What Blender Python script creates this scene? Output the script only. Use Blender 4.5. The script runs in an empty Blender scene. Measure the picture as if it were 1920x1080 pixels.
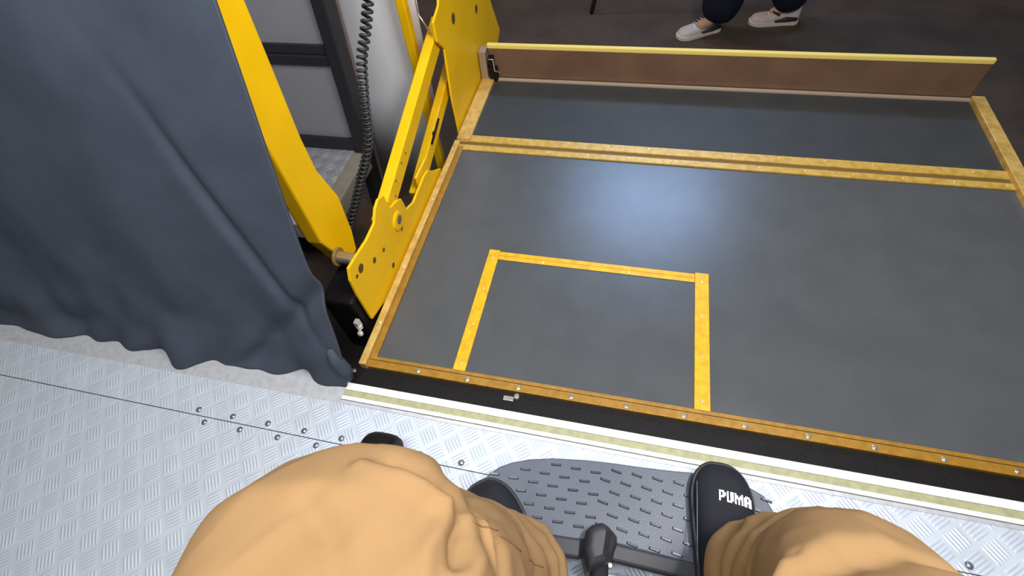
import bpy, bmesh, math, random
from mathutils import Vector, Matrix, noise
from mathutils.bvhtree import BVHTree
random.seed(7)
S = bpy.context.scene
COL = S.collection
PI = math.pi

# ------------------------------------------------------------------ camera
cam_d = bpy.data.cameras.new('camera'); cam = bpy.data.objects.new('camera', cam_d); COL.objects.link(cam)
R = [[0.97352806, 0.12457034, -0.19163860], [0.21191787, -0.80606756, 0.55258113], [-0.08563844, -0.57856488, -0.81112807]]
CAM = Vector((0.58754, -0.47904, 1.15))
M = Matrix(((R[0][0], -R[0][1], -R[0][2], CAM.x), (R[1][0], -R[1][1], -R[1][2], CAM.y), (R[2][0], -R[2][1], -R[2][2], CAM.z), (0, 0, 0, 1)))
cam.matrix_world = M
cam_d.sensor_width = 36; cam_d.lens = 915.71 / 1920 * 36; cam_d.clip_start = .02; cam_d.clip_end = 60
S.camera = cam

# ------------------------------------------------------------------ world, lights, exposure
S.view_settings.view_transform = 'Standard'; S.view_settings.look = 'None'
S.view_settings.gamma = 1; S.view_settings.use_curve_mapping = False
S.view_settings.exposure = 0.0
w = bpy.data.worlds.new('night'); S.world = w; w.use_nodes = True
w.node_tree.nodes['Background'].inputs[0].default_value = (.85, .80, .78, 1)
w.node_tree.nodes['Background'].inputs[1].default_value = .10

def area(name, loc, target, sx, sy, power, col):
    l = bpy.data.lights.new(name, 'AREA'); l.shape = 'RECTANGLE'; l.size = sx; l.size_y = sy; l.energy = power; l.color = col
    o = bpy.data.objects.new(name, l); COL.objects.link(o); o.location = loc
    o.rotation_euler = (Vector(target) - Vector(loc)).to_track_quat('-Z', 'Y').to_euler()
    return o
area('cabin_ceiling_lamp', (.55, -.62, 2.15), (.5, -.35, 0), 1.5, .35, 32, (.90, .95, 1))
area('door_header_lamp', (1.25, -.08, 1.95), (-.05, .3, .1), .8, .14, 36, (1, .97, .95))
area('panel_fill_light', (.0, .10, 1.9), (-.4, 1.0, -.1), .3, .12, 11, (.95, .97, 1))  # added fill light to brighten the pale panel and door leaf, no real fixture
area('street_lamp', (.86, 3.5, 2.75), (.6, .7, 0), 1.3, .35, 62, (.38, .60, 1))
area('street_lamp_warm', (-4.5, 4.0, 4.5), (.4, 2.2, 0), .6, .6, 110, (1, .62, .36))

# ------------------------------------------------------------------ materials
def mat(name, col, rough=.5, metal=0, spec=.5, nscale=0, namt=0, bump=0, bscale=60, col2=None, coat=0):
    m = bpy.data.materials.new(name); m.use_nodes = True
    nt = m.node_tree; b = nt.nodes['Principled BSDF']
    b.inputs['Base Color'].default_value = (*col, 1); b.inputs['Roughness'].default_value = rough
    b.inputs['Metallic'].default_value = metal; b.inputs['Specular IOR Level'].default_value = spec
    b.inputs['Coat Weight'].default_value = coat
    tc = nt.nodes.new('ShaderNodeTexCoord')
    if nscale:
        n = nt.nodes.new('ShaderNodeTexNoise'); n.inputs['Scale'].default_value = nscale; n.inputs['Detail'].default_value = 5
        r = nt.nodes.new('ShaderNodeValToRGB')
        c2 = col2 or tuple(c * (1 - namt) for c in col)
        r.color_ramp.elements[0].color = (*c2, 1); r.color_ramp.elements[1].color = (*col, 1)
        r.color_ramp.elements[0].position = .35; r.color_ramp.elements[1].position = .62
        nt.links.new(tc.outputs['Object'], n.inputs['Vector']); nt.links.new(n.outputs['Fac'], r.inputs['Fac'])
        nt.links.new(r.outputs['Color'], b.inputs['Base Color'])
    if bump:
        n = nt.nodes.new('ShaderNodeTexNoise'); n.inputs['Scale'].default_value = bscale; n.inputs['Detail'].default_value = 4
        bp = nt.nodes.new('ShaderNodeBump'); bp.inputs['Strength'].default_value = bump; bp.inputs['Distance'].default_value = .004
        nt.links.new(tc.outputs['Object'], n.inputs['Vector']); nt.links.new(n.outputs['Fac'], bp.inputs['Height'])
        nt.links.new(bp.outputs['Normal'], b.inputs['Normal'])
    return m

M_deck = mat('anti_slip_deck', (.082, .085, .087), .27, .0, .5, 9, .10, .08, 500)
M_deck2 = mat('anti_slip_deck_dark', (.046, .048, .048), .50, .0, .25, 9, .12, .1, 500)  # outer board: darker and rougher than the main deck
M_yel = mat('yellow_powder_coat', (.90, .515, .002), .42, 0, .35, 7, .08)
M_strip = mat('yellow_marking_strip', (.80, .435, .006), .42, 0, .5, 45, .25, .1, 200)
M_trim = mat('worn_gold_trim', (.38, .19, .018), .42, .2, .5, 60, .0, .1, 300, col2=(.30, .145, .012))
M_rail = mat('dusty_yellow_rail', (.66, .43, .12), .42, .15, .5, 38, 0, .1, 200, col2=(.50, .30, .06))
M_black = mat('black_rubber', (.008, .006, .006), .6, 0, .2, 40, .3, .2, 200)
M_dark = mat('charcoal_seal', (.028, .029, .034), .55, 0, .4)
M_steel = mat('zinc_bolt', (.55, .50, .42), .3, .8, .5, 30, .2)
M_rivet = mat('flat_rivet', (.80, .62, .28), .35, .5, .5)
M_cream = mat('cream_strip', (.86, .84, .78), .45, 0, .5, 40, .1)
M_olive = mat('olive_strip', (.42, .40, .22), .55, 0, .4, 60, .2)
M_alu = mat('aluminium_trim', (.66, .66, .68), .35, .35, .5, 60, .15)
M_flap = mat('brown_roll_stop', (.185, .103, .062), .42, .1, .5, 6, .2)
M_leaf = mat('grey_door_panel', (.36, .36, .40), .5, 0, .4, 3, .08)
M_leaf2 = mat('pale_grey_panel', (.80, .80, .82), .42, 0, .5, 3, .06)
M_beige = mat('beige_edging', (.36, .33, .27), .6, 0, .4, 20, .15)
M_asph = mat('street_asphalt', (.088, .063, .046), .85, 0, .3, 5, .25, .6, 120)
M_curt = mat('slate_blue_fabric', (.062, .074, .098), .85, 0, .25, 12, .12, .3, 700)
M_tan = mat('tan_trousers', (.325, .190, .082), .88, 0, .2, 8, .05, .25, 900)
M_seam = mat('brown_stitching', (.20, .10, .03), .8)
M_shoe = mat('black_knit', (.014, .015, .020), .75, 0, .35, 30, .2, .4, 900)
M_sole = mat('black_sole', (.022, .022, .026), .6)
M_white = mat('white_print', (.85, .85, .85), .5)
M_foot = mat('grey_plastic_footplate', (.085, .098, .125), .40, 0, .45, 14, .12, .12, 400)
M_chair = mat('charcoal_plastic', (.035, .034, .038), .5, 0, .4)
M_skin = mat('skin', (.52, .31, .21), .55, 0, .4, 12, .08)
M_hair = mat('dark_hair', (.02, .014, .01), .6)
M_shirt = mat('grey_jersey', (.16, .17, .19), .9, 0, .2, 10, .1)
M_navy = mat('navy_trousers', (.010, .012, .028), .9, 0, .2, 10, .2)
M_jack = mat('black_jacket', (.015, .015, .017), .8, 0, .3)
M_snk = mat('off_white_leather', (.56, .48, .44), .6, 0, .4, 30, .12)
M_snk2 = mat('pale_sole', (.66, .60, .52), .6)
M_coil = mat('dark_cable', (.035, .032, .030), .45, 0, .5)
M_eye = mat('eye_white', (.7, .7, .68), .3)
M_lip = mat('lips', (.40, .16, .13), .5)

def chequer(name, col, rough, metal, pitch, strength):
    """five-bar tread plate: bars alternate direction cell by cell (bump only)"""
    m = mat(name, col, rough, metal, .5)
    nt = m.node_tree; N = nt.nodes; L = nt.links; b = N['Principled BSDF']
    def mth(op, a, c=None, d=None):
        n = N.new('ShaderNodeMath'); n.operation = op
        for i, v in enumerate((a, c, d)):
            if v is None: continue
            if isinstance(v, (int, float)): n.inputs[i].default_value = v
            else: L.new(v, n.inputs[i])
        return n.outputs[0]
    tc = N.new('ShaderNodeTexCoord'); mp = N.new('ShaderNodeMapping'); mp.inputs['Rotation'].default_value = (0, 0, PI / 4 + .12)
    mp.inputs['Scale'].default_value = (1 / pitch,) * 3
    L.new(tc.outputs['Object'], mp.inputs['Vector'])
    sp = N.new('ShaderNodeSeparateXYZ'); L.new(mp.outputs['Vector'], sp.inputs[0])
    x, y = sp.outputs[0], sp.outputs[1]
    fx = mth('SUBTRACT', mth('FRACT', x), .5); fy = mth('SUBTRACT', mth('FRACT', y), .5)
    par = mth('MODULO', mth('ABSOLUTE', mth('ADD', mth('FLOOR', x), mth('FLOOR', y))), 2)
    ip = mth('SUBTRACT', 1, par)
    u = mth('ADD', mth('MULTIPLY', fx, par), mth('MULTIPLY', fy, ip))
    v = mth('ADD', mth('MULTIPLY', fy, par), mth('MULTIPLY', fx, ip))
    bars = mth('POWER', mth('ABSOLUTE', mth('COSINE', mth('MULTIPLY', u, PI * 6))), 2)
    mu = mth('LESS_THAN', mth('ABSOLUTE', u), .42)
    ev = mth('MAXIMUM', mth('SUBTRACT', 1, mth('POWER', mth('MULTIPLY', mth('ABSOLUTE', v), 2.4), 4)), 0)
    h = mth('MULTIPLY', mth('MULTIPLY', bars, mu), ev)
    bp = N.new('ShaderNodeBump'); bp.inputs['Strength'].default_value = strength; bp.inputs['Distance'].default_value = .0022
    L.new(h, bp.inputs['Height'])
    n = N.new('ShaderNodeTexNoise'); n.inputs['Scale'].default_value = 14; n.inputs['Detail'].default_value = 6
    L.new(tc.outputs['Object'], n.inputs['Vector'])
    mr = N.new('ShaderNodeMapRange'); mr.inputs['From Min'].default_value = .35; mr.inputs['From Max'].default_value = .7
    mr.inputs['To Min'].default_value = rough - .10; mr.inputs['To Max'].default_value = rough + .15
    L.new(n.outputs['Fac'], mr.inputs['Value']); L.new(mr.outputs[0], b.inputs['Roughness'])
    L.new(bp.outputs['Normal'], b.inputs['Normal'])
    return m
M_plate = chequer('aluminium_tread_plate', (.57, .61, .66), .50, .22, .046, .52)
M_plate2 = chequer('step_tread_plate', (.62, .62, .66), .42, .45, .046, .9)

# ------------------------------------------------------------------ helpers
def link(name, bm, m, parent=None, smooth=False, bevel=0):
    me = bpy.data.meshes.new(name)
    bmesh.ops.recalc_face_normals(bm, faces=bm.faces)
    bm.to_mesh(me); bm.free()
    if m: me.materials.append(m)
    o = bpy.data.objects.new(name, me); COL.objects.link(o)
    if smooth:
        for p in me.polygons: p.use_smooth = True
    if parent: o.parent = parent
    if bevel:
        b = o.modifiers.new('bevel', 'BEVEL'); b.width = bevel; b.segments = 2; b.limit_method = 'ANGLE'
    return o
def tag(o, label=None, cat=None, group=None, kind=None):
    if label: o['label'] = label
    if cat: o['category'] = cat
    if group: o['group'] = group
    if kind: o['kind'] = kind
    return o
def thing(name, label, cat, loc=(0, 0, 0), group=None):
    o = bpy.data.objects.new(name, None); COL.objects.link(o); o.location = loc; o.empty_display_size = .1
    return tag(o, label, cat, group)
def box(bm, x0, x1, y0, y1, z0, z1):
    v = [bm.verts.new((x, y, z)) for z in (z0, z1) for y in (y0, y1) for x in (x0, x1)]
    for f in ((0, 1, 3, 2), (4, 5, 7, 6), (0, 1, 5, 4), (2, 3, 7, 6), (0, 2, 6, 4), (1, 3, 7, 5)):
        bm.faces.new([v[i] for i in f])
def prism_x(bm, pts, x0, x1):
    a = [bm.verts.new((x0, y, z)) for y, z in pts]; b = [bm.verts.new((x1, y, z)) for y, z in pts]
    n = len(pts); bm.faces.new(a); bm.faces.new(b[::-1])
    for i in range(n): bm.faces.new((a[i], a[(i + 1) % n], b[(i + 1) % n], b[i]))
def prism_z(bm, pts, z0, z1):
    a = [bm.verts.new((x, y, z0)) for x, y in pts]; b = [bm.verts.new((x, y, z1)) for x, y in pts]
    n = len(pts); bm.faces.new(a); bm.faces.new(b[::-1])
    for i in range(n): bm.faces.new((a[i], a[(i + 1) % n], b[(i + 1) % n], b[i]))
def bar(bm, p, q, wx, h, up=(0, 0, 1)):
    p, q = Vector(p), Vector(q); d = (q - p).normalized(); s = d.cross(Vector(up)).normalized(); u = s.cross(d)
    r = [[bm.verts.new(c + s * a * wx / 2 + u * b_ * h / 2) for a, b_ in ((-1, -1), (1, -1), (1, 1), (-1, 1))] for c in (p, q)]
    bm.faces.new(r[0]); bm.faces.new(r[1][::-1])
    for i in range(4): bm.faces.new((r[0][i], r[0][(i + 1) % 4], r[1][(i + 1) % 4], r[1][i]))
def tube(bm, pts, rad, n=12, cap=True):
    pts = [Vector(p) for p in pts]; rads = rad if isinstance(rad, (list, tuple)) else [rad] * len(pts)
    rings = []; prev = None
    for i, p in enumerate(pts):
        d = (pts[min(i + 1, len(pts) - 1)] - pts[max(i - 1, 0)]).normalized()
        if prev is None: s = d.orthogonal().normalized()
        else: s = (prev - d * prev.dot(d)).normalized()
        prev = s; t = d.cross(s)
        rings.append([bm.verts.new(p + (s * math.cos(a) + t * math.sin(a)) * rads[i]) for a in [2 * PI * k / n for k in range(n)]])
    for a, b in zip(rings, rings[1:]):
        for k in range(n): bm.faces.new((a[k], a[(k + 1) % n], b[(k + 1) % n], b[k]))
    if cap: bm.faces.new(rings[0][::-1]); bm.faces.new(rings[-1])
def disc(bm, c, r, h, axis='z', n=16, dome=0):
    c = Vector(c); ax = {'z': Vector((0, 0, 1)), 'x': Vector((1, 0, 0)), 'y': Vector((0, 1, 0))}[axis]
    tube(bm, [c, c + ax * h * .7, c + ax * h], [r, r, r * .75], n)
def rings(bm, rr, close=True):
    vs = [[bm.verts.new(p) for p in r] for r in rr]; n = len(rr[0])
    for a, b in zip(vs, vs[1:]):
        for k in range(n): bm.faces.new((a[k], a[(k + 1) % n], b[(k + 1) % n], b[k]))
    if close: bm.faces.new(vs[0][::-1]); bm.faces.new(vs[-1])
def evaluated(o):
    bpy.context.view_layer.update()
    dg = bpy.context.evaluated_depsgraph_get()
    me = bpy.data.meshes.new_from_object(o.evaluated_get(dg)); 
    old = o.data; o.modifiers.clear(); o.data = me; bpy.data.meshes.remove(old)
    return o

# ------------------------------------------------------------------ the setting
def struct(name, bm, m, **k): return tag(link(name, bm, m, **k), kind='structure')
GZ = -.55
bm = bmesh.new(); box(bm, -9, 9, -1.5, 14, GZ - .1, GZ); struct('street_ground', bm, M_asph)
bm = bmesh.new(); box(bm, -2.2, 2.6, -2.2, -.118, -.03, 0); fl = struct('floor', bm, M_plate)
bm = bmesh.new(); box(bm, -2.2, 2.6, -2.2, -.075, -.12, -.031); struct('floor_substructure', bm, M_dark)
# threshold strips in front of the lift
EX = -.047
def strip(name, y0, y1, z0, z1, m, x0=EX):
    bm = bmesh.new(); box(bm, x0, 2.6, y0, y1, z0, z1); return struct(name, bm, m, bevel=.001)
strip('trim_1', -.080, -.061, -.030, .004, M_cream)
strip('trim_2', -.097, -.080, -.030, .0015, M_olive)
strip('trim_3', -.107, -.097, -.030, .004, M_cream)
strip('trim_4', -.118, -.1085, -.030, .002, M_alu)
strip('trim_5', -.1085, -.107, -.030, -.002, M_dark)
bm = bmesh.new(); box(bm, -2.2, EX, -.118, -.040, -.03, .001); struct('trim_6', bm, M_alu)
bm = bmesh.new(); box(bm, -.06, 2.6, -.0595, -.0075, -.12, -.008); struct('trim_7', bm, M_black)
# floor seam
bm = bmesh.new(); box(bm, -2.2, 2.6, -.2185, -.2165, .0, .0006); struct('trim_8', bm, M_dark)
# side doorway left of the lift: tread step, door leaf with rubber frame, pale panel
bm = bmesh.new(); box(bm, -2.8, -.60, .62, 1.079, -.29, -.212); struct('entrance_step', bm, M_plate2)
bm = bmesh.new(); box(bm, -.60, -.53, .62, 1.068, -.29, -.210); struct('entrance_step_edging', bm, M_beige, bevel=.004)
bm = bmesh.new(); box(bm, -2.8, -.95, .66, 1.079, GZ, -.291); struct('entrance_step_riser', bm, M_dark)
bm = bmesh.new(); pz = [(-2.8, -.215), (-.560, -.215), (-.325, 2.0), (-2.8, 2.0)]
a = [bm.verts.new((x, 1.10, z)) for x, z in pz]; b = [bm.verts.new((x, 1.13, z)) for x, z in pz]
bm.faces.new(a); bm.faces.new(b[::-1])
for i in range(4): bm.faces.new((a[i], a[(i + 1) % 4], b[(i + 1) % 4], b[i]))
d1 = struct('door_1', bm, M_leaf)
bm = bmesh.new(); box(bm, -2.8, -.545, 1.08, 1.10, -.215, -.155); link('bottom_rail', bm, M_dark, d1, bevel=.004)
bm = bmesh.new(); box(bm, -2.8, -.53, 1.08, 1.10, .195, .228); link('lower_middle_rail', bm, M_dark, d1, bevel=.004)
bm = bmesh.new(); box(bm, -2.8, -.53, 1.088, 1.10, .229, .268); link('upper_middle_rail', bm, M_chair, d1, bevel=.004)
bm = bmesh.new()
pz = [(-.625, GZ), (-.572, GZ), (-.473, .35), (-.293, 2.0), (-.342, 2.0), (-.525, .35)]
a = [bm.verts.new((x, 1.07, z)) for x, z in pz]; b = [bm.verts.new((x, 1.14, z)) for x, z in pz]
bm.faces.new(a); bm.faces.new(b[::-1])
for i in range(6): bm.faces.new((a[i], a[(i + 1) % 6], b[(i + 1) % 6], b[i]))
link('rubber_edge', bm, M_dark, d1, bevel=.006)
# pale curved panel
bm = bmesh.new()
front = []; back = []
for k in range(17):
    t = k / 16
    yy = 1.16 + .05 * (1 - math.sin(PI * (t * .9 + .05)) )
    front.append((t, yy))
def px_(t, z):
    xl = -.60 + (z - GZ) * .105; xr = -.235 + (z - GZ) * .045
    return xl + (xr - xl) * t
g = [[bm.verts.new((px_(t, z), y, z)) for t, y in front] for z in (GZ, 0, .5, 1.2, 2.0)]
for r0, r1 in zip(g, g[1:]):
    for k in range(16): bm.faces.new((r0[k], r0[k + 1], r1[k + 1], r1[k]))
o = struct('door_2', bm, M_leaf2, smooth=True); sm = o.modifiers.new('s', 'SOLIDIFY'); sm.thickness = .03; sm.offset = 1

# ------------------------------------------------------------------ wheelchair lift
lift = thing('wheelchair_lift', 'yellow and grey wheelchair lift platform with marked square and side arms', 'wheelchair lift')
XR = 1.74
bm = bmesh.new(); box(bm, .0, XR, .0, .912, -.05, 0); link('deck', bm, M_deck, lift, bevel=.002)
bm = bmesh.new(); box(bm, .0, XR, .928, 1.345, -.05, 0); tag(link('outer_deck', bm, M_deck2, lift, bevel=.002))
def lp(name, x0, x1, y0, y1, z0, z1, m, bv=.0012):
    bm = bmesh.new(); box(bm, x0, x1, y0, y1, z0, z1); return link(name, bm, m, lift, bevel=bv)
lp('edge_trim', -.03, XR, -.008, .013, -.02, .004, M_trim)
lp('edge_trim', .0, XR, .0135, .023, -.0, .006, M_trim)
tag(lp('rear_lip', .0, XR, .0128, .0137, 0, .0045, M_dark, 0))
M_hinge = mat('pale_gold_strip', (.62, .40, .085), .38, .1, .5, 50, 0, .1, 300, col2=(.50, .29, .04))
lp('hinge_strip', -.02, XR, .885, .912, .0, .006, M_hinge); lp('hinge_strip', -.02, XR, .932, .968, .0, .006, M_hinge)
lp('hinge_gap', -.02, XR, .912, .932, -.04, .001, mat('hinge_gap_brown', (.16, .09, .02), .6), 0)  # plain brown filler between the two hinge strips
lp('far_trim', -.01, XR, 1.335, 1.347, -.03, .008, mat('pale_far_trim', (.50, .38, .28), .4, .2))
bm = bmesh.new(); box(bm, -.034, -.014, -.010, .92, -.05, .018); link('side_rail', bm, M_rail, lift, bevel=.002)
bm = bmesh.new(); box(bm, -.0135, .004, .013, .90, -.02, .008); link('side_rail', bm, M_trim, lift, bevel=.002)
bm = bmesh.new(); box(bm, -.034, .018, .935, 1.345, -.05, .012); link('side_rail', bm, M_rail, lift, bevel=.002)
bm = bmesh.new(); box(bm, XR, XR + .04, .0, 1.345, -.05, .018); link('side_rail', bm, M_rail, lift, bevel=.002)
# marking square
lp('marking_strip', .217, .251, .024, .436, .0, .003, M_strip); lp('marking_strip', .823, .860, .024, .436, .0, .003, M_strip)
lp('marking_strip', .2515, .8225, .401, .431, .0, .003, M_strip)
bm = bmesh.new(); box(bm, .2515, .8225, .4155, .4168, .003, .0042); link('strip_ridge', bm, mat('strip_groove', (.55, .33, .02), .5), lift)
def rivet(x, y, z, r=.0052, m=M_rivet, parent=lift):
    bm = bmesh.new(); disc(bm, (x, y, z), r, .0022); disc(bm, (x, y, z + .002), r * .45, .0012)
    return link('rivet', bm, m, parent, smooth=False)
for k in range(13): rivet(.128 + .1345 * k, .002, .004, .0062, M_steel)
for x in (.234, .8415):
    for y in (.045, .168, .290, .405): rivet(x, y, .003, .0045)
for x in (.389, .641): rivet(x, .408, .003, .0042)
for k in range(11): rivet(.245 + .165 * k * .85, .955, .006, .004); rivet(.32 + .165 * k * .85, .900, .006, .004)
for y in (.12, .32, .61, .78): rivet(-.022, y, .018, .0045)
# near side plate (vertical plate with pivots) and lower flange
NP = [(.120, .030), (.119, .145), (.124, .205), (.140, .236), (.178, .232), (.246, .222), (.302, .224), (.330, .250), (.358, .258), (.386, .246), (.393, .192), (.408, .184), (.438, .176), (.462, .160), (.470, .108), (.520, .088), (.598, .093), (.630, .096), (.668, .088), (.712, .050), (.760, .018), (.760, -.03), (.420, -.034), (.245, -.010)]
bm = bmesh.new(); prism_x(bm, NP, -.048, -.040); link('side_plate', bm, M_yel, lift, bevel=.0015)
def pivot(y, z, r, name='pivot_bolt', m=None, x=-.040, h=.006):
    bm = bmesh.new(); disc(bm, (x, y, z), r, h, 'x', 20); return link(name, bm, m or M_yel, lift, smooth=False)
pivot(.403, .128, .030); 
M_hole = mat('dark_bolt_hole', (.10, .055, .01), .6)
M_bore = mat('brown_pivot_bore', (.20, .14, .10), .5, .3)
pivot(.405, .132, .014, 'pivot_pin', M_bore, -.036, .004)
for y, z, r in ((.236, .149, .009), (.290, .129, .007), (.300, .046, .009), (.176, .190, .013), (.408, .088, .007), (.150, .190, .006)):
    pivot(y, z, r, 'bolt_hole', M_hole, -.041, .0016)
# far side plate
FP = [(.990, -.04), (.990, .15), (1.012, .312), (.965, .36), (.966, .42), (1.035, .44), (1.09, .52), (1.20, .60), (1.40, .56), (1.52, .36), (1.60, .19), (1.69, .03), (1.615, -.014), (1.474, .05), (1.425, -.043), (1.35, -.05)]
bm = bmesh.new(); prism_x(bm, FP, -.048, -.040); link('side_plate', bm, M_yel, lift, bevel=.0015)
for y, z, r in ((1.137, .349, .018), (1.395, .259, .016)): pivot(y, z, r, 'bolt_hole', M_hole, -.041, .0016)
# parallel lift arms
bm = bmesh.new(); bar(bm, (-.072, .36, .150), (-.072, 1.08, .362), .034, .056); link('lift_arm', bm, M_yel, lift, bevel=.003)
bm = bmesh.new(); bar(bm, (-.078, .60, .030), (-.078, 1.12, .188), .030, .050); link('lift_arm', bm, M_yel, lift, bevel=.003)
for y, z in ((.58, .238), (.62, .243), (.52, .222), (.49, .19)): pivot(y - .03, z - .02, .0035, 'bolt_hole', M_hole, -.0552, .0012)
bm = bmesh.new(); box(bm, -.062, -.052, .60, .70, .0, .115); link('arm_clevis', bm, M_yel, lift, bevel=.004)
pivot(.815, .123, .007, 'lock_pin', M_black, -.062, .008)
bm = bmesh.new(); tube(bm, [(-.06, .78, .105), (-.052, .83, .135), (-.05, .86, .15)], .004, 8); link('lock_lever', bm, M_black, lift, smooth=True)
# main post: flat column, wide foot
PP = [(.188, .235), (.180, .30), (.190, .52), (.190, 2.1), (.310, 2.1), (.318, .62), (.302, .52), (.289, .41), (.317, .286), (.302, .189), (.281, .123), (.235, .128), (.205, .165)]
PP = [(.205, .200), (.183, .267), (.192, .506), (.205, .80), (.27, 2.1), (.41, 2.1), (.335, .80), (.312, .627), (.294, .50), (.290, .41), (.316, .300), (.303, .189), (.282, .122), (.225, .125)]
bm = bmesh.new(); prism_x(bm, PP, -.165, -.120); link('post', bm, M_yel, lift, bevel=.006)
bm = bmesh.new(); box(bm, -.15, -.055, .10, .30, -.12, .13); link('post_foot', bm, M_black, lift, bevel=.01)  # bracket below the post, its shade put into the black colour
bm = bmesh.new(); tube(bm, [(-.118, .20, .195), (-.062, .20, .190)], .017, 18); tube(bm, [(-.118, .20, .195), (-.110, .20, .195)], .026, 18); link('hinge_boss', bm, mat('dusty_hinge', (.30, .19, .06), .5, .2), lift, smooth=False, bevel=.002)
pivot(.19, .20, .010, 'hinge_bolt', M_steel, -.106, .05)
# slender rear post
bm = bmesh.new(); bar(bm, (-.215, 1.115, GZ), (-.185, 1.115, 2.0), .034, .034, (0, 1, 0)); link('rear_post', bm, M_yel, lift, bevel=.006)
# control wire at the top of the far plate
bm = bmesh.new(); tube(bm, [(-.12, 1.05, .47), (-.10, 1.00, .425), (-.066, .98, .385)], .0035, 8); link('wire', bm, M_steel, lift, smooth=True)
# roll-stop flap
bm = bmesh.new(); box(bm, .0, XR, 1.352, 1.362, .006, .128); link('roll_stop', bm, M_flap, lift, bevel=.002)
bm = bmesh.new(); box(bm, -.004, XR, 1.349, 1.366, .128, .147); link('roll_stop_edge', bm, mat('pale_yellow_edge', (.80, .62, .16), .4), lift, bevel=.004)
bm = bmesh.new(); box(bm, -.036, -.006, 1.325, 1.375, -.01, .128); link('latch_bracket', bm, mat('dull_zinc', (.36, .28, .20), .45, .4), lift, bevel=.003)
bm = bmesh.new(); box(bm, .001, .034, 1.325, 1.350, .006, .060); box(bm, .001, .022, 1.33, 1.350, .06, .105); link('latch', bm, M_black, lift, bevel=.002)
bm = bmesh.new(); tube(bm, [(.004, 1.322, .100), (.024, 1.322, .100), (.026, 1.322, .052), (.05, 1.322, .045)], .003, 8); link('latch_spring', bm, M_steel, lift, smooth=True)
bm = bmesh.new(); disc(bm, (-.006, 1.34, .062), .007, .004, 'x'); link('latch_bolt', bm, M_black, lift)
# small parts by the threshold
bm = bmesh.new(); box(bm, .366, .392, -.034, -.022, -.009, .001); disc(bm, (.398, -.020, -.008), .008, .012, 'z'); link('threshold_latch', bm, M_steel, lift, bevel=.001)
bm = bmesh.new(); box(bm, -.058, -.046, .070, .086, .055, .085); disc(bm, (-.05, .075, .055), .009, .012, 'z', 8); disc(bm, (-.046, .062, .045), .008, .01, 'z', 8); tag(link('anchor_bolt', bm, mat('bright_zinc', (.75, .74, .72), .3, .6), lift, bevel=.001), 'bright zinc bolt beside the post foot')
bm = bmesh.new(); disc(bm, (-.045, -.026, .0), .006, .004); link('corner_bolt', bm, M_steel, lift)

# rivets in the bus floor
def floor_rivet(x, y):
    bm = bmesh.new(); tube(bm, [(x, y, 0), (x, y, .002), (x, y, .0038)], [.0078, .0068, .003], 14)
    return link('rivet', bm, mat_fr, fl, smooth=True)
mat_fr = mat('grey_rivet', (.30, .30, .32), .3, .7)
for x in [-.105 + .1028 * k - .31 for k in range(19)]: 
    floor_rivet(x, -.203)
for x in (-.06, -.167, -.275, -.38): floor_rivet(x, -.231)

# ------------------------------------------------------------------ slate-blue curtain left of the lift
def edge_x(z): return -.045 + .02 * math.sin(z * 9) * math.exp(-z * 4) + .02 * z
bm = bmesh.new(); NU, NV = 220, 90; rows = []
for j in range(NV + 1):
    z = .002 + 1.0 * (j / NV) ** 1.3; row = []
    for i in range(NU + 1):
        u = i / NU; L = 1.9 * u ** 1.25
        x = edge_x(z) - L
        lo = math.exp(-(z / .16) ** 2)
        p = Vector((L * 5, z * 3.2, 1.7))
        f = noise.noise(p) * .030 * min(1, L * 6) + noise.noise(Vector((L * 11 + z * 6, z * 9, 4))) * .05 * lo * min(1, L * 9)
        crease = -.020 * math.exp(-((z - (.30 - .9 * L)) / .035) ** 2) * math.exp(-(L / .5) ** 2)
        crease += -.018 * math.exp(-((L - .10 - .35 * (z - .3)) / .018) ** 2) * (1 if z > .12 else 0) * math.exp(-((z - .42) / .22) ** 2)
        y = -.060 + .27 * z + f * .7 - .010 * lo - crease
        if z < .03: y = min(y, -.040)
        row.append(bm.verts.new((x, y, z)))
    rows.append(row)
for a, b in zip(rows, rows[1:]):
    for k in range(NU): bm.faces.new((a[k], a[k + 1], b[k + 1], b[k]))
cu = link('curtain', bm, M_curt, smooth=True); m_ = cu.modifiers.new('s', 'SOLIDIFY'); m_.thickness = .006
tag(cu, 'slate blue-grey fabric curtain hanging to the floor left of the lift', 'curtain')
# rounded binding on the curtain edge near the floor
bm = bmesh.new(); tube(bm, [(-.056, -.035, .135), (-.050, -.045, .10), (-.040, -.050, .06), (-.040, -.052, .02)], [.008, .017, .018, .012], 14); link('edge_binding', bm, M_curt, cu, smooth=True)

# ------------------------------------------------------------------ coiled cable
ctrl = [(-.03, 1.05, 1.20), (-.07, .86, .80), (-.10, .735, .607), (-.115, .69, .535), (-.135, .655, .470), (-.16, .632, .350), (-.175, .62, .262), (-.20, .605, .190), (-.24, .585, .110), (-.275, .56, .035), (-.31, .53, -.04), (-.35, .50, -.14)]
def catmull(P, n):
    P = [Vector(p) for p in P]; out = []
    for i in range(len(P) - 1):
        p0, p1, p2, p3 = P[max(i - 1, 0)], P[i], P[i + 1], P[min(i + 2, len(P) - 1)]
        for k in range(n):
            t = k / n; out.append(.5 * ((2 * p1) + (-p0 + p2) * t + (2 * p0 - 5 * p1 + 4 * p2 - p3) * t * t + (-p0 + 3 * p1 - 3 * p2 + p3) * t ** 3))
    out.append(P[-1]); return out
path = catmull(ctrl, 40)
lens_ = [0]
for a, b in zip(path, path[1:]): lens_.append(lens_[-1] + (b - a).length)
TOT = lens_[-1]; pitch = .0175; turns = TOT / pitch; npt = int(turns * 12); pts = []; j = 0; s_prev = Vector((1, 0, 0))
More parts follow.
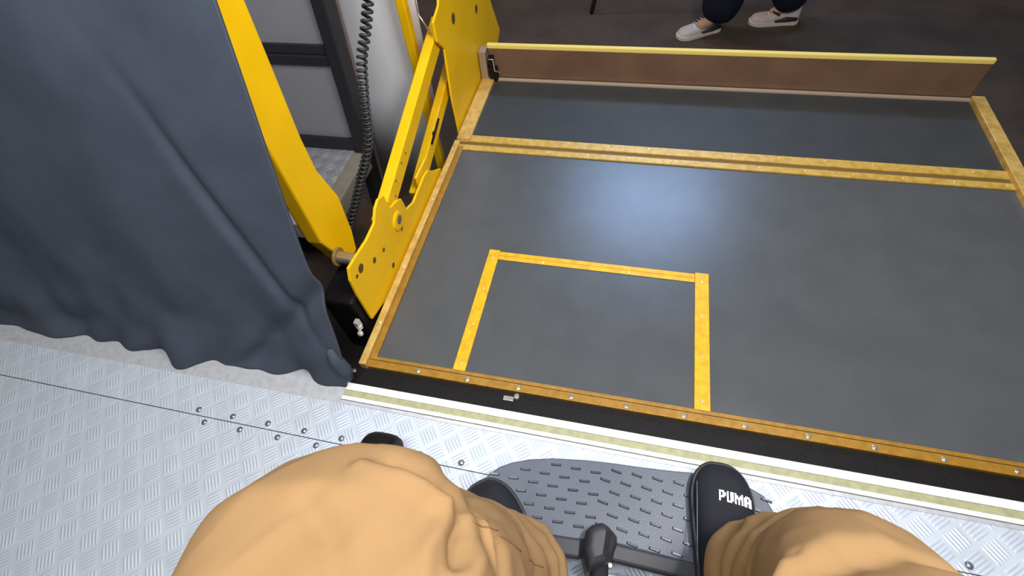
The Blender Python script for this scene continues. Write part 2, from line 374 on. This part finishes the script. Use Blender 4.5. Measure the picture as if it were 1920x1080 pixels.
for k in range(npt + 1):
    s = TOT * k / npt
    while j < len(lens_) - 2 and lens_[j + 1] < s: j += 1
    t = (s - lens_[j]) / max(1e-6, lens_[j + 1] - lens_[j]); c = path[j].lerp(path[j + 1], t); d = (path[j + 1] - path[j]).normalized()
    e1 = (s_prev - d * s_prev.dot(d)).normalized(); s_prev = e1; e2 = d.cross(e1); a = 2 * PI * s / pitch
    pts.append(c + (e1 * math.cos(a) + e2 * math.sin(a)) * .0118)
bm = bmesh.new(); tube(bm, pts, .0044, 7); tag(link('coiled_cable', bm, M_coil, smooth=True), 'dark coiled spiral cable hanging in front of the pale grey panel', 'cable')

# ------------------------------------------------------------------ footwear
def shoe_profile(t, L, W):
    """half-width and top height along the shoe, t=0 heel .. 1 toe"""
    if t > .75: hw = W / 2 * math.sqrt(max(0, 1 - ((t - .75) / .25) ** 2)) ** .85
    elif t < .12: hw = W * .36 * math.sqrt(max(0, 1 - ((.12 - t) / .12) ** 2)) ** .7
    else:
        k = (t - .12) / .63; hw = W * (.36 + .14 * (k * k * (3 - 2 * k)))
    return hw
def make_shoe(name, loc, yaw, L, W, m_up, m_so, parent, z_top=.052, sole_h=.024, toe_cap=None, pitch=0):
    """toe towards local +y, origin under the heel centre line"""
    Mx = Matrix.Translation(loc) @ Matrix.Rotation(yaw, 4, 'Z') @ Matrix.Rotation(pitch, 4, 'X')
    n = 28; bm = bmesh.new(); rr = []
    for i in range(33):
        t = i / 32; t = .5 - .5 * math.cos(PI * t); hw = max(.002, shoe_profile(t, L, W) * .97)
        if t < .32: top = .098 - .02 * t
        elif t < .6: top = .092 - (.092 - z_top - .012) * ((t - .32) / .28)
        else: top = z_top + .012 * (1 - (t - .6) / .4)
        if t > .86: top *= max(.25, math.sqrt(max(0, 1 - ((t - .86) / .145) ** 2)))
        base = sole_h * .7; top = max(top, base + .004)
        ring = []
        for k in range(n):
            a = 2 * PI * k / n; cx, sy = math.cos(a), math.sin(a)
            x = hw * math.copysign(abs(cx) ** .8, cx); e = .75 if t > .5 else .9
            z = base + (top - base) * max(0, math.copysign(abs(sy) ** e, sy)) if sy > 0 else base + .004 * sy
            if t < .45: x *= 1 - .25 * max(0, sy)
            x += .006 * math.sin(PI * t)
            ring.append(Mx @ Vector((x, t * L, z)))
        rr.append(ring)
    rings(bm, rr); up = link(name, bm, m_up, parent, smooth=True)
    bm = bmesh.new(); N = 48; prof = []
    for k in range(N):
        a = 2 * PI * k / N; t = .5 - .5 * math.cos(a); sgn = 1 if math.sin(a) >= 0 else -1
        hw = shoe_profile(t, L, W) + .003
        prof.append(Vector((sgn * hw + .006 * math.sin(PI * t), t * (L + .006) - .003, 0)))
    rr = []
    for z, s in ((0, .97), (.004, 1), (sole_h - .004, 1.0), (sole_h, .975)):
        rr.append([Mx @ Vector((p.x * s, (p.y - L / 2) * s + L / 2, z)) for p in prof])
    rings(bm, rr); so = link('sole', bm, m_so, up, smooth=False)
    return up, Mx

# ------------------------------------------------------------------ wheelchair
wc = thing('wheelchair', 'black wheelchair with a wide textured grey footplate on the aluminium floor', 'wheelchair', (0.64, -.8, 0))
wc_off = Vector((0.64, -.8, 0))
def wl(name, bm, m, smooth=False, bevel=0, parent=None):
    for v in bm.verts: v.co -= wc_off
    return link(name, bm, m, parent or wc, smooth, bevel)
FZ = .100
outline = [(.395, -.345), (.385, -.300), (.384, -.262), (.392, -.238), (.412, -.219), (.436, -.205), (.470, -.192), (.520, -.180), (.588, -.171), (.640, -.167), (.700, -.164), (.760, -.160), (.800, -.156), (.850, -.155), (.900, -.160), (.935, -.175), (.950, -.20), (.952, -.30), (.945, -.318), (.80, -.3215), (.70, -.318), (.640, -.315), (.600, -.322), (.547, -.332), (.47, -.343)]
bm = bmesh.new(); prism_z(bm, outline, FZ - .012, FZ); fp = wl('footplate', bm, M_foot, bevel=.003)
bm = bmesh.new()
def lug(bm, x, y, ang, l=.021, w_=.0055, h=.0034):
    d = Vector((math.cos(ang), math.sin(ang), 0)); s = Vector((-d.y, d.x, 0)); c = Vector((x, y, FZ))
    b0 = [bm.verts.new(c + d * a * l / 2 + s * b_ * w_ / 2) for a, b_ in ((-1, -1), (1, -1), (1, 1), (-1, 1))]
    b1 = [bm.verts.new(c + d * a * l * .40 + s * b_ * w_ * .3 + Vector((0, 0, h))) for a, b_ in ((-1, -1), (1, -1), (1, 1), (-1, 1))]
    bm.faces.new(b1)
    for i in range(4): bm.faces.new((b0[i], b0[(i + 1) % 4], b1[(i + 1) % 4], b1[i]))
for j in range(7):
    for i in range(16):
        x = .405 + .041 * i + (.0205 if j % 2 else 0); y = -.193 - .0215 * j + (.010 if x > .62 else 0)
        if .40 < x < .94 and y < -.172 - max(0, (.56 - x)) * .40:
            if y < -.312 : continue
            lug(bm, x, y, .10 if x < .62 else -.16)
wl('tread', bm, mat('footplate_lug', (.055, .062, .078), .25), parent=fp)
bm = bmesh.new()   # heel bar behind the plate
bar(bm, (.50, -.345, .092), (.60, -.338, .092), .034, .030); bar(bm, (.655, -.332, .094), (.96, -.338, .094), .030, .030); wl('heel_bar', bm, M_chair, bevel=.005)
bm = bmesh.new()
BK = [(.603, -.309), (.613, -.298), (.632, -.289), (.644, -.294), (.663, -.304), (.664, -.322), (.657, -.345), (.647, -.362), (.614, -.380), (.602, -.35)]
bc = V2 = (.633, -.333)
rr = []
for z, s in ((.05, 1.0), (.105, 1.0), (.130, .97), (.146, .80), (.152, .55)):
    rr.append([Vector((bc[0] + (x - bc[0]) * s, bc[1] + (y - bc[1]) * s + .012 * (1 - s), z - (.02 if x > .65 else 0) * (z > .12))) for x, y in BK])
rings(bm, rr); wl('centre_bracket', bm, M_chair, bevel=.004)
bm = bmesh.new(); tube(bm, [(.636, -.33, .10), (.636, -.45, .16), (.636, -.62, .42)], .016, 14); wl('footrest_hanger', bm, M_chair, smooth=True)
bm = bmesh.new(); box(bm, .655, .90, -.40, -.362, .040, .052); lo = wl('lower_plate', bm, mat('pale_grey_plate', (.26, .27, .29), .4, .2), bevel=.002)
bm = bmesh.new(); disc(bm, (.655, -.355, .09), .005, .016); wl('bracket_screw', bm, M_steel)
for sx in (-1, 1):
    cx = .64 + sx * .26
    bm = bmesh.new(); tube(bm, [(cx, -.62, .44), (cx, -1.12, .44), (cx, -1.2, .50), (cx, -1.22, 1.0)], .013, 12); tube(bm, [(cx, -.62, .44), (cx, -.60, .20), (cx, -1.15, .20), (cx, -1.12, .44)], .012, 12); wl('side_frame', bm, M_chair, smooth=True)
    bm = bmesh.new(); box(bm, cx - .025 + sx * .02, cx + .025 + sx * .02, -1.12, -.82, .70, .735); wl('armrest', bm, M_black, bevel=.012)
    # big wheel
    wx = cx + sx * .055
    bm = bmesh.new(); tube(bm, [(wx, -1.12 + .30 * math.cos(a), .31 + .30 * math.sin(a)) for a in [2 * PI * k / 48 for k in range(49)]], .012, 10, cap=False); wh = wl('wheel', bm, M_black, smooth=True)
    bm = bmesh.new()
    for k in range(12): a = 2 * PI * k / 12; tube(bm, [(wx, -1.12, .31), (wx, -1.12 + .29 * math.cos(a), .31 + .29 * math.sin(a))], .002, 6)
    tube(bm, [(wx - .03, -1.12, .31), (wx + .03, -1.12, .31)], .02, 12); wl('spokes', bm, M_steel)
def caster(cx, cy, r):
    bm = bmesh.new()
    prof = [(-.030, .35), (-.036, .75), (-.034, .90), (-.024, .975), (-.008, 1), (.008, 1), (.024, .975), (.034, .90), (.036, .75), (.030, .35)]
    rr = [[Vector((cx + px, cy + r * q * math.cos(a), r + .001 + r * q * math.sin(a))) for a in [2 * PI * k / 36 for k in range(36)]] for px, q in prof]
    rings(bm, rr); wl('caster_wheel', bm, M_black, smooth=True)
    bm = bmesh.new(); box(bm, cx - .05, cx - .042, cy - .06, cy + .01, r - .01, r + .012); box(bm, cx + .042, cx + .05, cy - .06, cy + .01, r - .01, r + .012)
    box(bm, cx - .05, cx + .05, cy - .09, cy - .06, r - .01, 2 * r + .03); wl('caster_fork', bm, M_chair)
    bm = bmesh.new(); tube(bm, [(cx, cy - .075, 2 * r + .02), (cx * .7 + .64 * .3, cy - .25, .25), (.64 + (.26 if cx > .64 else -.26), -.62, .30)], .013, 10); wl('caster_arm', bm, M_chair, smooth=True)
caster(.136, -.250, .062)
caster(1.13, -.300, .062)
bm = bmesh.new(); box(bm, .40, .88, -1.18, -.68, .44, .50); wl('seat', bm, M_black, bevel=.02)
bm = bmesh.new(); box(bm, .40, .88, -1.26, -1.20, .50, 1.0); wl('backrest', bm, M_black, bevel=.02)

# ------------------------------------------------------------------ skin-modifier bodies
def skin(name, chain, m, parent, lvl=2):
    """chain: dict joint -> (pos, radius), plus list of edges"""
    joints, edges, root = chain
    names = list(joints); me = bpy.data.meshes.new(name)
    me.from_pydata([joints[n][0] for n in names], [(names.index(a), names.index(b)) for a, b in edges], [])
    o = bpy.data.objects.new(name, me); COL.objects.link(o)
    sk = o.modifiers.new('skin', 'SKIN'); sk.use_smooth_shade = True
    for i, n in enumerate(names):
        r = joints[n][1]; r = (r, r) if isinstance(r, (int, float)) else r
        me.skin_vertices[0].data[i].radius = r; me.skin_vertices[0].data[i].use_root = (n == root)
    ss = o.modifiers.new('ss', 'SUBSURF'); ss.levels = lvl; ss.render_levels = lvl
    evaluated(o); o.data.materials.clear(); o.data.materials.append(m)
    for p in o.data.polygons: p.use_smooth = True
    o.parent = parent; return o

def head(parent, c, yaw, m_hair=M_hair, name='hair'):
    """hair cap, eyes, lips over a head whose centre is c (face towards local -y rotated by yaw)"""
    Mx = Matrix.Translation(c) @ Matrix.Rotation(yaw, 4, 'Z')
    bm = bmesh.new(); rr = []
    for i in range(1, 10):
        ph = PI * i / 18; r = math.sin(ph); zz = math.cos(ph)
        rr.append([Mx @ Vector((.088 * r * math.cos(a), .012 + .108 * r * math.sin(a), .03 + .112 * zz)) for a in [2 * PI * k / 24 for k in range(24)]])
    rings(bm, rr); link(name, bm, m_hair, parent, smooth=True)
    for s in (-1, 1):
        bm = bmesh.new(); tube(bm, [Mx @ Vector((s * .032, -.080, .0)), Mx @ Vector((s * .032, -.096, .0))], [.012, .006], 12); link('eye', bm, M_eye, parent, smooth=True)
        bm = bmesh.new(); tube(bm, [Mx @ Vector((s * .078, .0, -.025)), Mx @ Vector((s * .092, .012, .0)), Mx @ Vector((s * .086, .01, .025))], [.006, .013, .008], 10); link('ear', bm, M_skin, parent, smooth=True)
    bm = bmesh.new(); tube(bm, [Mx @ Vector((0, -.088, .01)), Mx @ Vector((0, -.112, -.022)), Mx @ Vector((0, -.095, -.03))], [.007, .013, .010], 10); link('nose', bm, M_skin, parent, smooth=True)
    bm = bmesh.new(); tube(bm, [Mx @ Vector((-.024, -.086, -.058)), Mx @ Vector((0, -.096, -.056)), Mx @ Vector((.024, -.086, -.058))], [.003, .007, .003], 10); link('mouth', bm, M_lip, parent, smooth=True)
def hand_chain(J, E, side, wrist, d, palm_n, sx):
    """adds palm, five fingers; d finger direction, palm_n palm normal"""
    d = Vector(d).normalized(); n = Vector(palm_n).normalized(); s = d.cross(n).normalized() * sx
    wv = Vector(wrist); pc = wv + d * .045
    J[side + 'palm'] = (pc, (.030, .014)); E.append((side + 'wrist', side + 'palm'))
    for k, (off, l) in enumerate(((-.030, .062), (-.010, .072), (.010, .068), (.029, .054))):
        a = pc + d * .035 + s * off; b = a + d * l * .5 + n * .010; c = a + d * l * .85 + n * .030
        J[f'{side}k{k}'] = (a, .0095); J[f'{side}m{k}'] = (b, .0085); J[f'{side}t{k}'] = (c, .0072)
        E += [(side + 'palm', f'{side}k{k}'), (f'{side}k{k}', f'{side}m{k}'), (f'{side}m{k}', f'{side}t{k}')]
    a = wv + d * .03 - s * .035 + n * .01; b = a + d * .03 - s * .012 + n * .012
    J[side + 'th1'] = (a, .011); J[side + 'th2'] = (b, .009); E += [(side + 'wrist', side + 'th1'), (side + 'th1', side + 'th2')]

# ------------------------------------------------------------------ person in the wheelchair
ps = thing('person', 'seated person in tan trousers and black shoes, knees apart above the footplate', 'person')
V = Vector
hipL, hipR = V((.545, -1.02, .585)), V((.735, -1.02, .585))
kneeL, kneeR = V((.405, -.455, .575)), V((.885, -.44, .575))
ankL, ankR = V((.500, -.410, .19)), V((.888, -.350, .20))
J = {'pelvis': (V((.64, -1.04, .60)), (.13, .10)), 'waist': (V((.64, -1.05, .74)), (.12, .09)), 'chest': (V((.64, -1.03, .93)), (.14, .10)), 'neckb': (V((.64, -1.02, 1.07)), (.07, .06)),
     'neck': (V((.64, -1.0, 1.14)), (.05, .05)), 'jaw': (V((.64, -.985, 1.20)), (.065, .07)), 'skull': (V((.64, -.985, 1.29)), (.078, .092)), 'crown': (V((.64, -.99, 1.345)), (.05, .06)),
     'hipL': (hipL, .085), 'kneeL': (kneeL, .058), 'ankL': (ankL, .040), 'footL': (V((.45, -.32, .125)), (.035, .022)),
     'hipR': (hipR, .085), 'kneeR': (kneeR, .058), 'ankR': (ankR, .040), 'footR': (V((.862, -.27, .122)), (.035, .022)),
     'shL': (V((.46, -1.03, 1.04)), .055), 'elL': (V((.37, -1.08, .79)), .042), 'Lwrist': (V((.40, -.88, .775)), .028),
     'shR': (V((.82, -1.03, 1.04)), .055), 'elR': (V((.91, -1.08, .79)), .042), 'Rwrist': (V((.88, -.88, .775)), .028)}
E = [('pelvis', 'waist'), ('waist', 'chest'), ('chest', 'neckb'), ('neckb', 'neck'), ('neck', 'jaw'), ('jaw', 'skull'), ('skull', 'crown'),
     ('pelvis', 'hipL'), ('hipL', 'kneeL'), ('kneeL', 'ankL'), ('ankL', 'footL'), ('pelvis', 'hipR'), ('hipR', 'kneeR'), ('kneeR', 'ankR'), ('ankR', 'footR'),
     ('chest', 'shL'), ('shL', 'elL'), ('elL', 'Lwrist'), ('chest', 'shR'), ('shR', 'elR'), ('elR', 'Rwrist')]
hand_chain(J, E, 'L', J['Lwrist'][0], (.1, 1, -.1), (0, -.1, -1), 1)
hand_chain(J, E, 'R', J['Rwrist'][0], (-.1, 1, -.1), (0, -.1, -1), -1)
skin('body', (J, E, 'pelvis'), M_skin, ps)
head(ps, V((.64, -.985, 1.265)), PI)
# sweater
J2 = {'pelvis': (V((.64, -1.04, .64)), (.155, .12)), 'waist': (V((.64, -1.05, .76)), (.15, .115)), 'chest': (V((.64, -1.03, .94)), (.165, .125)), 'neckb': (V((.64, -1.02, 1.075)), (.085, .075)),
      'shL': (V((.46, -1.03, 1.04)), .07), 'elL': (V((.37, -1.08, .79)), .056), 'wrL': (V((.398, -.895, .776)), .040),
      'shR': (V((.82, -1.03, 1.04)), .07), 'elR': (V((.91, -1.08, .79)), .056), 'wrR': (V((.882, -.895, .776)), .040)}
skin('sweater', (J2, [('pelvis', 'waist'), ('waist', 'chest'), ('chest', 'neckb'), ('chest', 'shL'), ('shL', 'elL'), ('elL', 'wrL'), ('chest', 'shR'), ('shR', 'elR'), ('elR', 'wrR')], 'pelvis'), M_shirt, ps)

# trousers: loose legs, voxel-fused, then folded
def smoothstep(t): t = max(0, min(1, t)); return t * t * (3 - 2 * t)
bm = bmesh.new()
def leg_sections(secs, n=40):
    rr = []
    for i, (c, ru, rv, d) in enumerate(secs):
        c = V(c); d = V(d).normalized(); s = d.cross(V((0, 0, 1))) if abs(d.z) < .9 else V((1, 0, 0)); s = (s - d * s.dot(d)).normalized(); u = s.cross(d)
        if s.x < 0: s = -s; 
        rr.append([c + s * ru * math.cos(a) + u * rv * math.sin(a) for a in [2 * PI * k / n for k in range(n)]])
    rings(bm, rr)
# left thigh
leg_sections([((.59, -1.16, .60), .12, .10, (-.2, 1, 0)), ((.55, -1.00, .61), .15, .125, (-.2, 1, 0)), ((.48, -.78, .62), .150, .118, (-.26, 1, 0)), ((.422, -.62, .62), .147, .115, (-.3, 1, 0)), ((.374, -.505, .612), .152, .106, (-.32, 1, -.05)), ((.338, -.430, .598), .138, .091, (-.30, 1, -.2)), ((.320, -.376, .562), .096, .060, (-.30, 1, -.4))])
# left shin
leg_sections([((.39, -.47, .625), .06, .05, (0, 0, -1)), ((.402, -.473, .588), .134, .098, (0, 0, -1)), ((.418, -.460, .50), .124, .102, (0, 0, -1)), ((.430, -.442, .40), .110, .102, (.1, 0, -1)), ((.456, -.430, .29), .100, .094, (.1, 0, -1)), ((.490, -.409, .20), .088, .088, (.1, 0, -1)), ((.494, -.41, .15), .082, .080, (.1, 0, -1))])
# right thigh
leg_sections([((.69, -1.16, .60), .12, .10, (.2, 1, 0)), ((.73, -1.00, .61), .15, .125, (.2, 1, 0)), ((.80, -.78, .61), .145, .115, (.26, 1, 0)), ((.842, -.62, .61), .147, .110, (.3, 1, 0)), ((.876, -.51, .60), .150, .105, (.3, 1, -.05)), ((.930, -.43, .585), .125, .09, (.35, 1, -.2)), ((.960, -.385, .555), .080, .06, (.35, 1, -.4))])
leg_sections([((.89, -.45, .60), .06, .05, (0, 0, -1)), ((.885, -.430, .57), .118, .10, (0, 0, -1)), ((.906, -.398, .49), .113, .107, (0, 0, -1)), ((.920, -.368, .38), .106, .105, (0, 0, -1)), ((.910, -.345, .27), .100, .10, (0, 0, -1)), ((.898, -.342, .19), .095, .095, (0, 0, -1))])
tr = link('trousers', bm, M_tan, ps, smooth=True)
rm = tr.modifiers.new('r', 'REMESH'); rm.mode = 'VOXEL'; rm.voxel_size = .0055; rm.use_smooth_shade = True
sm = tr.modifiers.new('sm', 'SMOOTH'); sm.iterations = 14; sm.factor = .6
evaluated(tr); tr.data.materials.clear(); tr.data.materials.append(M_tan)
me = tr.data
CREASES = [  # (plan polyline, depth, width): negative depth sinks; only cloth that faces up
    ([(.369, -.386), (.412, -.390), (.445, -.396), (.468, -.404)], .009, .009),
    ([(.386, -.370), (.421, -.374), (.456, -.382), (.482, -.394)], -.015, .010),
    ([(.468, -.402), (.476, -.414), (.478, -.429), (.487, -.450)], -.014, .006),
    ([(.480, -.404), (.496, -.419), (.499, -.440), (.497, -.470)], .009, .009),
    ([(.458, -.404), (.462, -.420), (.461, -.445), (.468, -.47)], .006, .008),
    ([(.349, -.435), (.385, -.455), (.418, -.500)], -.007, .014),
    ([(.500, -.392), (.520, -.399), (.545, -.403)], -.006, .007),
    ([(.535, -.425), (.540, -.450), (.535, -.480)], -.006, .008),
    ([(.700, -.430), (.720, -.395), (.760, -.365), (.80, -.35)], -.010, .010),
    ([(.720, -.435), (.745, -.395), (.785, -.370)], .006, .012),
]
def seg_dist(p, a, b):
    ab = b - a; t = max(0, min(1, (p - a).dot(ab) / ab.dot(ab))); return (p - (a + ab * t)).length
nrm = [v.normal.copy() for v in me.vertices]
for v, nn in zip(me.vertices, nrm):
    p = v.co
    side = -1 if p.x < .64 else 1
    q = V((p.x * 6 * 1 + side * p.y * .8, p.y * 4.5, p.z * 5))
    f = noise.noise(q) * .010
    q2 = V(((p.x + .5 * p.y * side) * 22, (p.y - .3 * p.x) * 7, p.z * 9 + 3))
    f += (.5 - abs(noise.noise(q2))) * .007
    if p.z < .40: f += math.sin(p.z * 95 + noise.noise(p * 9) * 5) * .004
    for pl, dep, wd in CREASES:
        dd = min(seg_dist(V((p.x, p.y, 0)), V((*a, 0)), V((*b, 0))) for a, b in zip(pl, pl[1:])); f += dep * math.exp(-(dd / wd) ** 2) * smoothstep(nn.z * 2) * (p.z > .45)
    v.co = p + nn * f
for p in me.polygons: p.use_smooth = True
bvh = BVHTree.FromPolygons([v.co for v in me.vertices], [p.vertices[:] for p in me.polygons])
def seam(name, pts, r=.0009, m=M_seam):
    out = []
    for a, b in zip(pts, pts[1:]):
        for k in range(10):
            q = V(a).lerp(V(b), k / 10); h = bvh.ray_cast(q + V((0, 0, .25)), V((0, 0, -1)))
            if h[0] is not None: out.append(h[0] + V((0, 0, .0004)))
    if len(out) > 2:
        bm = bmesh.new(); tube(bm, out, r, 6); link(name, bm, m, tr, smooth=True)
seam('pocket_seam', [(.486, -.407, .65), (.508, -.404, .65)]); seam('pocket_seam', [(.508, -.409, .65), (.527, -.408, .65)]); seam('pocket_seam', [(.531, -.409, .65), (.549, -.406, .65)])

# shoes of the seated person
for ax, ay, bx, by in ((.500, -.425, .470, -.37), (.882, -.350, .864, -.295)):
    bm = bmesh.new(); tube(bm, [(ax, ay, .27), (ax, ay, .20), (bx, by, .155), (bx + (bx - ax) * .5, by + .04, .135)], [.050, .048, .042, .026], 16); link('sock', bm, M_shoe, ps, smooth=True)
shL, _ = make_shoe('shoe', (.555, -.488, FZ), .66, .285, .105, M_shoe, M_sole, ps)
shR, MR = make_shoe('shoe', (.845, -.425, FZ), -.01, .29, .112, M_shoe, M_sole, ps)
bm = bmesh.new(); tube(bm, [MR @ V((-.046, .10 + .013 * k, .050 - .0012 * k)) for k in range(12)], .0012, 6); link('piping', bm, mat('grey_piping', (.10, .11, .14), .5), shR, smooth=True)
# white four-letter wordmark across the toe, letters as raised blocks projected onto the shoe
sb = shR.data; sbvh = BVHTree.FromPolygons([v.co for v in sb.vertices], [p.vertices[:] for p in sb.polygons])
GL = {'P': ['1110', '1011', '1011', '1110', '1000', '1000'], 'U': ['1011', '1011', '1011', '1011', '1011', '1110'], 'M': ['10001', '11011', '11111', '10101', '10101', '10101'], 'A': ['01110', '11011', '11011', '11111', '11011', '11011']}
def wordmark(word, org, ux, uy, parent, cell_w, cell_h):
    bm = bmesh.new(); cur = 0.
    for ch in word:
        g = GL[ch]; wd = len(g[0])
        for r_, row in enumerate(g):
            for c_, b_ in enumerate(row):
                if b_ != '1': continue
                q = []
                for dx, dy in ((0, 0), (1, 0), (1, 1), (0, 1)):
                    p = V(org) + V(ux) * (cur + c_ + dx) * cell_w - V(uy) * (r_ + dy) * cell_h
                    h = sbvh.ray_cast(p + V((0, 0, .3)), V((0, 0, -1))); z = h[0].z if h[0] is not None else FZ + .05
                    q.append(V((p.x, p.y, z + .0012)))
                vs = [bm.verts.new(x) for x in q]; bm.faces.new(vs)
        cur += wd + .6
    bmesh.ops.remove_doubles(bm, verts=bm.verts, dist=.00005)
    o = link('wordmark', bm, M_white, parent); m_ = o.modifiers.new('s', 'SOLIDIFY'); m_.thickness = .0008; m_.offset = 1
    return o
wordmark('PUMA', (.836, -.196, .1), (.99, -.05, 0), (.03, 1, 0), shR, .0030, .0033)

# ------------------------------------------------------------------ person standing in the street
pst = thing('person', 'standing person outside in dark navy trousers and off-white sneakers', 'person', (0, 0, 0))
G = GZ
kA, kB = V((1.04, 2.84, G + .50)), V((1.22, 3.06, G + .50))
J = {'pelvis': (V((1.17, 3.0, G + .95)), (.12, .10)), 'waist': (V((1.17, 3.0, G + 1.08)), (.11, .09)), 'chest': (V((1.16, 3.0, G + 1.32)), (.14, .10)), 'neckb': (V((1.16, 3.0, G + 1.46)), (.065, .06)),
     'neck': (V((1.155, 3.0, G + 1.53)), (.048, .048)), 'jaw': (V((1.145, 3.0, G + 1.60)), (.062, .066)), 'skull': (V((1.15, 3.0, G + 1.68)), (.078, .086)), 'crown': (V((1.155, 3.0, G + 1.74)), (.05, .055)),
     'hipA': (V((1.16, 2.92, G + .90)), .085), 'kneeA': (V((1.08, 2.84, G + .48)), .056), 'ankA': (V((1.025, 2.825, G + .10)), .038), 'footA': (V((.92, 2.79, G + .05)), (.03, .022)),
     'hipB': (V((1.19, 3.08, G + .90)), .085), 'kneeB': (V((1.28, 3.02, G + .48)), .056), 'ankB': (V((1.46, 2.98, G + .10)), .038), 'footB': (V((1.36, 2.98, G + .05)), (.03, .022)),
     'shA': (V((1.16, 2.84, G + 1.42)), .05), 'elA': (V((1.17, 2.76, G + 1.13)), .04), 'Awrist': (V((1.12, 2.75, G + .90)), .026),
     'shB': (V((1.16, 3.16, G + 1.42)), .05), 'elB': (V((1.17, 3.24, G + 1.13)), .04), 'Bwrist': (V((1.12, 3.25, G + .90)), .026)}
E = [('pelvis', 'waist'), ('waist', 'chest'), ('chest', 'neckb'), ('neckb', 'neck'), ('neck', 'jaw'), ('jaw', 'skull'), ('skull', 'crown'),
     ('pelvis', 'hipA'), ('hipA', 'kneeA'), ('kneeA', 'ankA'), ('ankA', 'footA'), ('pelvis', 'hipB'), ('hipB', 'kneeB'), ('kneeB', 'ankB'), ('ankB', 'footB'),
     ('chest', 'shA'), ('shA', 'elA'), ('elA', 'Awrist'), ('chest', 'shB'), ('shB', 'elB'), ('elB', 'Bwrist')]
hand_chain(J, E, 'A', J['Awrist'][0], (-.2, 0, -1), (-1, 0, 0), 1); hand_chain(J, E, 'B', J['Bwrist'][0], (-.2, 0, -1), (-1, 0, 0), -1)
skin('body', (J, E, 'pelvis'), M_skin, pst)
head(pst, V((1.148, 3.0, G + 1.655)), -PI / 2)
T = {'pelvis': (V((1.17, 3.0, G + .93)), (.155, .12)), 'waist': (V((1.17, 3.0, G + 1.03)), (.14, .11)),
     'hipA': (V((1.16, 2.92, G + .86)), .115), 'kneeA': (V((1.12, 2.88, G + .48)), .13), 'shinA': (V((1.055, 2.85, G + .25)), .13), 'hemA': (V((1.03, 2.835, G + .055)), .125),
     'hipB': (V((1.19, 3.08, G + .86)), .115), 'kneeB': (V((1.30, 3.02, G + .48)), .12), 'shinB': (V((1.42, 2.99, G + .25)), .12), 'hemB': (V((1.50, 2.98, G + .07)), .115)}
skin('trousers', (T, [('pelvis', 'waist'), ('pelvis', 'hipA'), ('hipA', 'kneeA'), ('kneeA', 'shinA'), ('shinA', 'hemA'), ('pelvis', 'hipB'), ('hipB', 'kneeB'), ('kneeB', 'shinB'), ('shinB', 'hemB')], 'pelvis'), M_navy, pst)
T = {'pelvis': (V((1.17, 3.0, G + .98)), (.165, .13)), 'chest': (V((1.16, 3.0, G + 1.30)), (.17, .13)), 'neckb': (V((1.16, 3.0, G + 1.46)), (.08, .075)),
     'shA': (V((1.16, 2.84, G + 1.42)), .068), 'elA': (V((1.17, 2.76, G + 1.13)), .056), 'wrA': (V((1.125, 2.752, G + .92)), .042),
     'shB': (V((1.16, 3.16, G + 1.42)), .068), 'elB': (V((1.17, 3.24, G + 1.13)), .056), 'wrB': (V((1.125, 3.248, G + .92)), .042)}
skin('jacket', (T, [('pelvis', 'chest'), ('chest', 'neckb'), ('chest', 'shA'), ('shA', 'elA'), ('elA', 'wrA'), ('chest', 'shB'), ('shB', 'elB'), ('elB', 'wrB')], 'pelvis'), M_jack, pst)
for (x, y, yw) in ((1.072, 2.885, PI / 2 + .50), (1.545, 2.99, PI / 2 + .1)):
    up, Ms = make_shoe('sneaker', (x, y, G), yw, .29, .112, M_snk, M_snk2, pst, sole_h=.026)
    bm = bmesh.new()
    for s in (-1, 1):
        tube(bm, [Ms @ V((s * .040, .02, .040)), Ms @ V((s * .044, .08, .042)), Ms @ V((s * .050, .15, .034))], [.010, .014, .006], 8)
        tube(bm, [Ms @ V((s * .042, .13, .07)), Ms @ V((s * .01, .17, .076))], [.008, .006], 8)
    link('side_panel', bm, M_sole, up, smooth=True)
    bm = bmesh.new()
    for k in range(4): tube(bm, [Ms @ V((-.022, .135 + .017 * k, .088 - .009 * k)), Ms @ V((.004, .137 + .017 * k, .093 - .009 * k)), Ms @ V((.032, .135 + .017 * k, .085 - .009 * k))], .0028, 6)
    link('laces', bm, M_white, up, smooth=True)

# dark stick tip beyond the flap
bm = bmesh.new(); tube(bm, [(.236, 3.05, GZ + .001), (.242, 3.06, GZ + .03), (.44, 3.36, .45)], [.010, .014, .012], 10); tag(link('walking_stick', bm, M_black, smooth=True), 'thin dark stick leaning on the brown street beyond the flap', 'stick')
